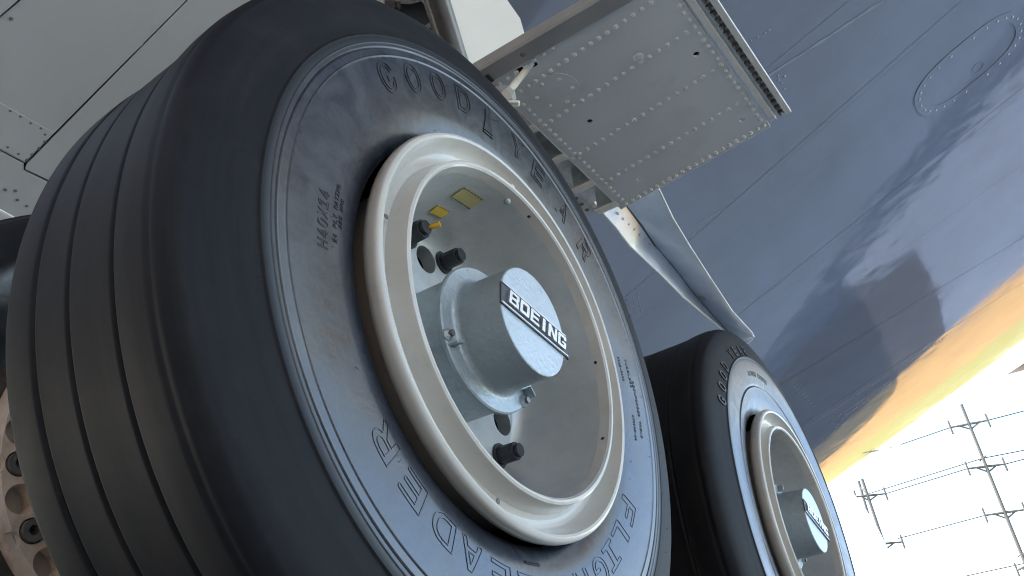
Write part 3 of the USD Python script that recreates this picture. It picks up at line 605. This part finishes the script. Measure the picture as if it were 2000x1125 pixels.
def face_place(m, ang, x0, hc=(0, 0)):
    """xy mesh -> outboard cap plane; x reads along +y, turned by ang degrees"""
    a = math.radians(ang); v = m.vertices; yy = hc[0] + v[:, 0] * math.cos(a) - v[:, 1] * math.sin(a); zz = hc[1] + v[:, 0] * math.sin(a) + v[:, 1] * math.cos(a)
    return trimesh.Trimesh(np.stack([x0 + v[:, 2], yy, zz], 1), m.faces, process=False)
BAR = Polygon([(-.0785, -.0165), (-.0785, .0165), (.0745, .0165), (.0770, .013), (.0830, -.0135), (.0835, -.0185), (.0800, -.0165)])
def block(ch):
    """wide block capitals in a unit cell, 1 x 1"""
    w = .26; R_ = sbox
    g_ = {'B': R_(0, 0, 1, 1).difference(R_(.26, .18, .72, .40)).difference(R_(.26, .60, .72, .82)).difference(Polygon([(1.01, .40), (.88, .5), (1.01, .60)])),
          'O': R_(0, 0, 1, 1).buffer(-.12).buffer(.12).difference(R_(.28, .24, .72, .76)),
          'E': R_(0, 0, 1, 1).difference(R_(.28, .2, 1.01, .41)).difference(R_(.28, .6, 1.01, .8)).difference(R_(.9, .4, 1.01, .6)),
          'I': R_(.28, 0, .72, 1),
          'N': shapely.union_all([R_(0, 0, .27, 1), R_(.73, 0, 1, 1), Polygon([(0, 1), (.3, 1), (1, 0), (.7, 0)])]),
          'G': R_(0, 0, 1, 1).buffer(-.12).buffer(.12).difference(R_(.28, .22, 1.01, .78)).union(shapely.union_all([R_(.73, .12, 1, .5), R_(.52, .36, 1, .5), R_(.7, .66, 1, .9)]))}
    return g_[ch]
def nut_mesh(x0, x1, r, rb):
    out = [tri(m3.Manifold.cylinder(x1 - x0, r, r * .97, 12)), trimesh.creation.cylinder(r * .72, .007, sections=24)]
    out[1].apply_translation([0, 0, x1 - x0 + .003]); w_ = trimesh.creation.cylinder(rb, .004, sections=28); w_.apply_translation([0, 0, .002]); out.append(w_)
    m = cat(out); m.apply_transform(trimesh.transformations.rotation_matrix(np.pi / 2, [0, 1, 0])); m.apply_translation([x0, 0, 0]); return m
def bowl_at(u, v, c):
    """sight line onto the bowl wall of the wheel centred at c -> (x, theta)"""
    bp = np.array(bowlp[:-1])[::-1]; r_ = ray(u, v)
    ts = np.linspace(.4, 3, 12000); P = CAM + ts[:, None] * r_ - c; rad = np.hypot(P[:, 1], P[:, 2]); wall = np.interp(P[:, 0], bp[:, 0], bp[:, 1])
    ins = (P[:, 0] < .005) & (P[:, 0] > -.138); k = np.where(ins & (rad > wall))[0]; k = k[0]
    return P[k, 0], math.atan2(P[k, 2], P[k, 1])
def wall_patch(x0, th0, w, hgt, rot_, lift, th_=.0012, n=8):
    """small curved label on the bowl wall: w along the circumference, hgt along the axle, turned by rot_"""
    bp = np.array(bowlp[:-1])[::-1]; gv = []
    for k in (0, 1):
        for i_ in range(n + 1):
            for j_ in range(n + 1):
                a, b_ = (i_ / n - .5) * w, (j_ / n - .5) * hgt; ca, sa = math.cos(rot_), math.sin(rot_); a, b_ = a * ca - b_ * sa, a * sa + b_ * ca
                xx = x0 + b_; r = np.interp(xx, bp[:, 0], bp[:, 1]) - lift - k * th_; q = th0 - a / .22; gv.append([xx, r * math.cos(q), r * math.sin(q)])
    n1 = n + 1; f = []
    for k in (0, 1):
        for i_ in range(n):
            for j_ in range(n): a = k * n1 * n1 + i_ * n1 + j_; f.append([a, a + n1, a + n1 + 1, a + 1])
    edge = [(i_, 0) for i_ in range(n)] + [(n, j_) for j_ in range(n)] + [(i_, n) for i_ in range(n, 0, -1)] + [(0, j_) for j_ in range(n, 0, -1)]
    for (a, b_), (c_, d_) in zip(edge, edge[1:] + edge[:1]): p, q = a * n1 + b_, c_ * n1 + d_; f.append([p, q, q + n1 * n1, p + n1 * n1])
    t = tri((np.array(gv), np.array(f))); t.fix_normals(); return t

def put(m, c, flip=False):
    m = tri(m).copy()
    if flip: m.vertices *= [-1, -1, 1]
    m.apply_translation(c); return m
TY = [None, None]
for st in (0, 1):
    P_ = refine(st); full = spin(P_, 220); full.vertices = squash(full.vertices)
    cen = P_; TY[st] = full
def wheel(center, label, style, turn, emblem, full=True, flip=False):
    w = thing('wheel_assembly', label, 'wheel', center, group='wheels of the landing gear')
    t = TY[style]
    # the tread band and the sidewalls are one casing
    ty = part(w, 'tyre', put(t, center, flip), 'tyre_rubber' if style == 0 else 'tyre_rubber', 60)
    if full and style == 0:
        up_ = [('G', 134.2), ('O', 124), ('O', 114.2), ('D', 104.2), ('Y', 81.6), ('E', 71.8), ('A', 59.4), ('R', 47)]
        [part(ty, 'raised_letter', put(wall_text([l_], 0, .351, .040, .033, .0011, .0032), center), 'tyre_rubber', 30) for l_ in up_]
        lo_ = list(zip('FLIGHTLEADER', [-33, -42.9, -51, -58.5, -68, -77.5, -90.5, -99.5, -108.8, -117.2, -126.6, -136.4]))
        [part(ty, 'raised_letter', put(wall_text([l_], 0, .322, .033, .036, .0007, .0017), center), 'tyre_rubber', 30) for l_ in lo_]
        fp, fw = foot_poly(); q = math.radians(94.5); fm = []
        for pg in (fp, fw):
            m = extr(affinity.scale(pg, 1.55, 1.35, origin=(0, 0)), 1.0, .004); v_ = m.vertices; r = .356 + v_[:, 1]; th_ = q - v_[:, 0] / .36
            fm.append(trimesh.Trimesh(np.stack([side_x(r) + np.where(v_[:, 2] > .5, .0018, -.002), r * np.cos(th_), r * np.sin(th_)], 1), m.faces, process=False))
        part(ty, 'raised_winged_foot', put(cat(fm), center), 'tyre_rubber', 30)
        part(ty, 'raised_lettering', put(wall_text(string('H40X14', 188, .345, .0125), 0, .341, .015, .0095, .0006, .0012), center), 'tyre_rubber', 30, kind='stuff')
        part(ty, 'raised_lettering', put(cat([wall_text(string('26 PLY RATING', 186, .33, .0062), 0, .3265, .0058, .0045, .0007), wall_text(string('225 MPH', 182, .32, .0058), 0, .3175, .0052, .0042, .0007)]), center), 'black_letter', 30, kind='stuff')
        part(ty, 'raised_lettering', put(cat([wall_text(string('TUBELESS', 14.5, .362, .0066), 0, .362, .0055, .0050, .0007), wall_text(string('REINFORCED TREAD', 8.5, .372, .0066), 0, .370, .0055, .0050, .0007), wall_text(string('9042-2600', 15, .342, .0050), 0, .339, .0050, .0038, .0007), wall_text(string('170005-00', -2, .352, .0052), 0, .350, .0050, .0040, .0007)]), center), 'black_letter', 30, kind='stuff')
        part(ty, 'raised_lettering', put(wall_text(string('08211980', -84, .306, .0042)[::1], 0, .304, .0042, .0034, .0006), center), 'black_letter', 30, kind='stuff')
        nib = []
        for k in range(46):
            q = rng.uniform(0, 2 * np.pi); r = rng.choice([.3, .335, .395, .4375, .46]); c = np.array([side_x(r), r * math.cos(q), r * math.sin(q)]); e = np.array([.4, rng.normal() * .6, rng.normal() * .6]); nib.append(tube(c, c + unit(e) * rng.uniform(.002, .006), .0004, .0002, 5))
        part(ty, 'moulding_nib', put(cat(nib), center), 'black_letter', 30, kind='stuff')
    elif full:
        sd_ = list(zip('GOODYEAR', [154.6, 148.6, 142.6, 136.6, 124.5, 118.5, 112.5, 106.5])); fpp, fw = foot_poly()
        [part(ty, 'raised_letter', put(wall_text([l_], 1, .434, .026, .020, .0020), center), 'black_letter', 30) for l_ in sd_]
        part(ty, 'raised_lettering', put(cat([wall_text(string('FLIGHT LEADER', 112, .385, .0125), 1, .378, .012, .0095, .0008, .0016)]), center), 'tyre_rubber', 30, kind='stuff')
    rm = part(w, 'rim', put(rim_ring, center, flip), 'rim_paint', 35)
    part(rm, 'bowl', put(rim_bowl, center, flip), 'bowl_paint', 60); part(rm, 'web', put(rim_web, center, flip), 'bowl_paint', 20)
    if not full: return w
    part(rm, 'hole_darkening_disc', put(spin([(-.172, .02), (-.172, .21), (-.174, .21), (-.174, .02)], 40), center), 'seam_dark', 30)  # dark disc added behind the web so its holes look black
    cp = part(w, 'hub_cap', put(cap_side, center), 'silver_paint', 35)
    part(cp, 'cap_face', put(cap_face, center), 'cap_face', 20)
    bar = extr(BAR, .0026); part(cp, 'emblem_bar', put(face_place(bar, emblem, .0224), center), 'emblem_dark', 20)
    rails = cat([extr(sbox(-.078, .0148, .0755, .0165), .0042), extr(sbox(-.078, -.0165, .0795, -.0148), .0042)])
    part(cp, 'emblem_rail', put(face_place(rails, emblem, .0224), center), 'emblem_silver', 20)
    x0 = -.066
    for ch, wd in (('B', .021), ('O', .021), ('E', .021), ('I', .0155), ('N', .0215), ('G', .0205)):
        gp = affinity.scale(block(ch), wd, .0215, origin=(0, 0)); gp = affinity.translate(affinity.skew(gp, xs=8, origin=(0, 0)), x0, -.0108)
        part(cp, 'emblem_letter', put(face_place(extr(gp, .0062), emblem, .0224), center), 'emblem_silver', 20); x0 += wd + .0032
    for thd in (200, -44, 78):
        q = math.radians(thd); e_r = np.array([0, math.cos(q), math.sin(q)]); e_t = np.array([0, -math.sin(q), math.cos(q)]); ex = np.array([1., 0, 0])
        lg = part(cp, 'lug', put(obox(e_r * .1005 + ex * -.0500, ex, e_r, e_t, (.012, .017, .017), .005), center), 'silver_paint', 20)
        part(lg, 'bolt', put(tube(e_r * .101 + ex * -.046, e_r * .101 + ex * -.0405, .0045, n=12), center), 'strut_grey', 20)
        part(lg, 'clip', put(obox(e_r * .096 + e_t * .014 + ex * -.043, ex, e_r, e_t, (.016, .016, .003), .001), center), 'silver_paint', 20)
    for thd in (84, -36, -156):
        q = math.radians(thd); part(w, 'tie_bolt_nut', put(nut_mesh(-.1435, -.112, .0140, .019), center + np.array([0, .178 * math.cos(q), .178 * math.sin(q)])), 'black_plastic', 25)
    q = math.radians(112); part(w, 'fuse_plug', put(nut_mesh(-.140, -.108, .0155, .020), center + np.array([0, .189 * math.cos(q), .189 * math.sin(q)])), 'black_plastic', 25)
    if style == 0:
        p0 = at_x(842, 443, -.100) - center; p1 = p0 + np.array([.013, .005, .002])
        part(w, 'valve_cap', put(cat([tube(p0, p1, .0040, .0048, 14), tube(p0 - (p1 - p0) * 2, p0, .003, n=10)]), center), 'orange_plastic', 30)
        for nm, mt, (u, v), (wd, hg), nl_, rt in (('tan_label', 'label_tan', (912, 385), (.050, .026), 5, -.05), ('yellow_label', 'label_yellow', (858, 412), (.031, .017), 3, -.05)):
            xx, th_ = bowl_at(u, v, center)
            lb = part(w, nm, put(wall_patch(xx, th_, wd, hg, rt, .0006), center), mt, 20)
            part(lb, 'label_border', put(cat([wall_patch(xx + s_ * hg * .47, th_, wd, hg * .07, rt, .0012, .0006, 6) for s_ in (-1, 1)]), center), 'label_ink', 20)
            for k in range(nl_):
                part(lb, 'label_print', put(wall_patch(xx + (k / max(nl_ - 1, 1) - .5) * hg * .62, th_ - .012, wd * (.5 if k else .62), hg * .075, rt, .0012, .0005, 5), center), 'label_ink', 20)
        pits = []
        for (u, v) in [(1033, 423), (1163, 708), (1177, 856)]:
            xx, th_ = bowl_at(u, v, center); bp = np.array(bowlp[:-1])[::-1]; r = np.interp(xx, bp[:, 0], bp[:, 1]); pits.append(dome(np.array([xx, r * math.cos(th_), r * math.sin(th_)]), [0, -math.cos(th_), -math.sin(th_)], .0028, .001, 10, 2))
        [part(rm, 'drain_hole', put(m_, center), 'seam_dark', 30) for m_ in pits]
        rb = []
        for thd in (92, 170, 205, -102):
            q = math.radians(thd); rb.append(dome(np.array([-.0155, .254 * math.cos(q), .254 * math.sin(q)]), [1, 0, 0], .004, .0015, 10, 2))
        [part(rm, 'rim_pin', put(m_, center), 'dark_grey', 30) for m_ in rb]
        q = math.radians(88); e_r = np.array([0, math.cos(q), math.sin(q)]); e_t = np.array([0, -math.sin(q), math.cos(q)])
        part(rm, 'balance_tab', put(cat([obox(e_r * .249 + np.array([-.006, 0, 0]), [1, 0, 0], e_r, e_t, (.018, .010, .014), .003)]), center), 'beige_paint', 20)
        part(rm, 'lip_plug', put(dome(e_r * .2305 + e_t * -.004 + np.array([-.012, 0, 0]), -e_r, .006, .007, 12, 4), center), 'silver_paint', 30)
    return w
W1, W2 = HUB.copy(), HUB + [-.004, 1.25955, 0]
wheel(W1, 'large near aircraft wheel with raised sidewall lettering and yellow labels in its rim', 0, 0, -5.9)
wheel(W2, 'smaller looking aircraft wheel behind, lower right, with black lettering on its shoulder', 1, 0, -14.5)
W3 = HUB + [-1.10, 0, 0]
wheel(W3, 'inboard twin wheel mostly hidden behind the near tyre at the left edge', 0, 0, 0, full=False, flip=True)

# ------------------------------------------------------------------ gear leg, bogie, brake
gear = thing('landing_gear_leg', 'grey gear leg with bogie beam and slanted brace behind the near tyre', 'landing gear', HUB + [-.45, .63, -.1])
ax = np.array([1., 0, 0])
part(gear, 'axle', tube(W1 + ax * -.16, W3 + ax * .16, .045, n=24), 'strut_grey'); part(gear, 'axle', tube(W2 + ax * -.16, W2 + ax * -1.0, .045, n=24), 'strut_grey')
cb = HUB + [-.46, 0, 0]
part(gear, 'bogie_beam', tube(cb + [0, -.05, -.02], cb + [0, 1.31, -.02], .075, n=28), 'beige_paint')
p0, p1 = at_x(960, 340, -.34), at_t(843, -30, 1.76)
part(gear, 'brace', tube(p0, p1 + (p1 - p0) * .25, .0275, n=28), 'strut_grey')
part(gear, 'main_strut', tube(cb + [0, .63, 0], p0 + [-.03, .02, .05], .07, .06, 28), 'beige_paint')
brake = thing('brake_unit', 'tan brake housing with round piston pockets at the lower left edge', 'brake', HUB + [-.76, 0, 0])
XB = -.74
bb = m3.Manifold.cylinder(.05, .292, .286, 120).rotate((0, 90, 0)).translate((XB - .05, 0, 0)) - m3.Manifold.cylinder(.2, .19, .19, 60).rotate((0, 90, 0)).translate((XB - .1, 0, 0))
qa = [math.radians(-154 + 22.5 * k) for k in range(16)]; qb = [math.radians(-143 + 22.5 * k) for k in range(16)]
for q in qa:
    bb = bb - m3.Manifold.cylinder(.06, .018, .0262, 28).rotate((0, 90, 0)).translate((XB - .035, .262 * math.cos(q), .262 * math.sin(q))) - m3.Manifold.cylinder(.06, .012, .012, 16).rotate((0, 90, 0)).translate((XB - .012, .222 * math.cos(q + .1), .222 * math.sin(q + .1)))
for q in qb: bb = bb - m3.Manifold.cylinder(.06, .0195, .0195, 24).rotate((0, 90, 0)).translate((XB - .012, .260 * math.cos(q), .260 * math.sin(q))) - m3.Manifold.cylinder(.06, .016, .016, 16).rotate((0, 90, 0)).translate((XB - .02, .296 * math.cos(q), .296 * math.sin(q)))
part(brake, 'housing', put(tri(bb), HUB), 'brake_tan', 30)
for q in qb:
    c = HUB + np.array([XB - .012, .260 * math.cos(q), .260 * math.sin(q)])
    m = tri(m3.Manifold.cylinder(.018, .0185, .0165, 20) - m3.Manifold.cylinder(.03, .008, .008, 14).translate((0, 0, .006))); m.apply_transform(trimesh.transformations.rotation_matrix(np.pi / 2, [0, 1, 0])); m.apply_translation(c)
    part(brake, 'bushing', m, 'dark_grey', 30)
for q in qa:
    c = HUB + np.array([XB - .034, .262 * math.cos(q), .262 * math.sin(q)]); part(brake, 'piston', dome(c, [1, 0, 0], .0185, .004, 18, 2), 'black_plastic', 30)
for q in np.linspace(0, 2 * np.pi, 14, endpoint=False): part(brake, 'stud', put(tube([XB, .205 * math.cos(q), .205 * math.sin(q)], [XB + .014, .205 * math.cos(q), .205 * math.sin(q)], .008, n=6), HUB), 'dark_grey', 30)

# ------------------------------------------------------------------ utility poles and wires
def pole(name, label, uv_top, uv_mid, dist, arms, r=.17, top_extra=0, group=None):
    top = at_t(*uv_top, dist); p = thing(name, label, 'utility pole', (top[0], top[1], 0), 'utility poles')
    mid_r = ray(*uv_mid)
    n = np.cross(ray(*uv_top), mid_r)
    dvec = np.array([0, 0, 1.]); dvec = unit(dvec - n * (dvec @ n) / (n @ n))      # slight lean seen in the photograph
    base = top - dvec * (top[2] / dvec[2])
    part(p, 'mast', tube(base, top, r, r * .72, 16), 'pole_grey'); return p, top, dvec, base
def on_line(top, dvec, v_px):
    """point of the mast seen at picture row v_px"""
    f_ = lambda s_: ((top - dvec * s_ - CAM) @ DOWN) / ((top - dvec * s_ - CAM) @ AXIS) * FPX + 562.5
    lo_, hi_ = -2., top[2]
    for _ in range(60):
        m_ = (lo_ + hi_) / 2
        if f_(m_) < v_px: lo_ = m_
        else: hi_ = m_
    return top - dvec * lo_
def arm(p, c, half_l, half_r, vdir, dvec):
    a, b_ = c - vdir * half_l, c + vdir * half_r
    if half_l: part(p, 'cross_arm', cat([tube(c, a, .075, .05, 8), tube(c - dvec * .35, c - vdir * half_l * .55, .05, .05, 6)]), 'pole_grey'); part(p, 'insulator', tube(a - dvec * .42, a + dvec * .42, .06, .06, 8), 'pole_grey')
    if half_r: part(p, 'cross_arm', cat([tube(c, b_, .075, .05, 8), tube(c - dvec * .35, c + vdir * half_r * .55, .05, .05, 6)]), 'pole_grey'); part(p, 'insulator', tube(b_ - dvec * .42, b_ + dvec * .42, .06, .06, 8), 'pole_grey')
    return a, b_
D1 = 58.
pp, top1, dv1, _ = pole('utility_pole', 'tall grey utility pole with four cross arms at the far right', (1877, 789), (2000, 1094), D1, 4, r=.115)
def dirn(c, u, v):
    """horizontal direction at c that runs towards the picture point"""
    q = ray(u, v); n = np.cross(c - CAM, q); h_ = np.cross(n, [0, 0, 1.]); h_ = unit(h_); return h_ * np.sign(h_ @ RIGHT)
arms1 = []
for vv, (ru, rv) in ((828, (1924, 822)), (911, (1960, 907)), (1001, (1997, 996)), (1105, (2034, 1090))):
    c = on_line(top1, dv1, vv); hd_ = dirn(c, ru, rv); arms1.append(arm(pp, c, 1.05, 1.05, hd_, dv1))
part(pp, 'top_bracket', tube(top1, top1 - RIGHT * .18 + dv1 * .1, .05, n=6), 'pole_grey')
c = on_line(top1, dv1, 895); part(pp, 'small_arm', tube(c - hd_ * .42, c + hd_ * .42, .04, n=6), 'pole_grey')
c = on_line(top1, dv1, 1083); part(pp, 'small_arm', tube(c - hd_ * .42, c + hd_ * .42, .04, n=6), 'pole_grey')
p2, top2, dv2, _ = pole('utility_pole', 'left mast of the far pair of utility poles beside the rear tyre', (1677, 940), (1691.2, 988.7), 62, 0, r=.115)
p3, top3, dv3, _ = pole('utility_pole', 'right mast of the far pair of utility poles beside the rear tyre', (1683.6, 935.5), (1711.6, 1018), 60, 0, r=.125)
c = on_line(top3, dv3, 968); hd3 = dirn(c, 1723, 965); a3 = arm(p3, c, .75, 1.15, hd3, dv3)
c = on_line(top3, dv3, 1062); b3 = arm(p3, c, 0, 1.15, hd3, dv3)
c2 = at_t(1755, 1051, 60.2)
part(p3, 'cross_brace', tube(on_line(top3, dv3, 953), on_line(top2, dv2, 957), .04, n=6), 'pole_grey')
part(p3, 'brace_bar', tube(on_line(top2, dv2, 952), on_line(top3, dv3, 966), .035, n=6), 'pole_grey')
# conductors
def wire(a, b_, sag, name_label):
    s_ = np.linspace(0, 1, 25)[:, None]; pts = a + (b_ - a) * s_; pts[:, 2] -= sag * 4 * (s_ * (1 - s_))[:, 0]
    single('power_line', polytube(pts, .034, 5), 'wire_grey', name_label, 'wire', 'overhead power lines')
far = lambda a, u, v, d: at_t(u, v, d)
wire(at_t(1760, 868, 60), arms1[0][0], .0, 'thin overhead wire running left from the top cross arm')
wire(arms1[0][1], at_t(2080, 782, 62), .0, 'thin overhead wire running right from the top cross arm')
wire(a3[1], arms1[1][0], .0, 'overhead wire between the far pole pair and the second cross arm')
wire(arms1[1][1], at_t(2080, 876, 62), .0, 'overhead wire running right from the second cross arm')
wire(at_t(1754, 1052, 60), arms1[2][0], .0, 'overhead wire reaching the third cross arm from the left')
wire(at_t(1640, 982, 66), on_line(top1, dv1, 895), .0, 'faint thin wire just above the second cross arm')
wire(on_line(top1, dv1, 895), at_t(2080, 864, 62), .0, 'faint thin wire right of the pole above the second cross arm')
wire(at_t(1780, 1148, 60), arms1[3][0], .0, 'overhead wire reaching the lowest cross arm from the left')
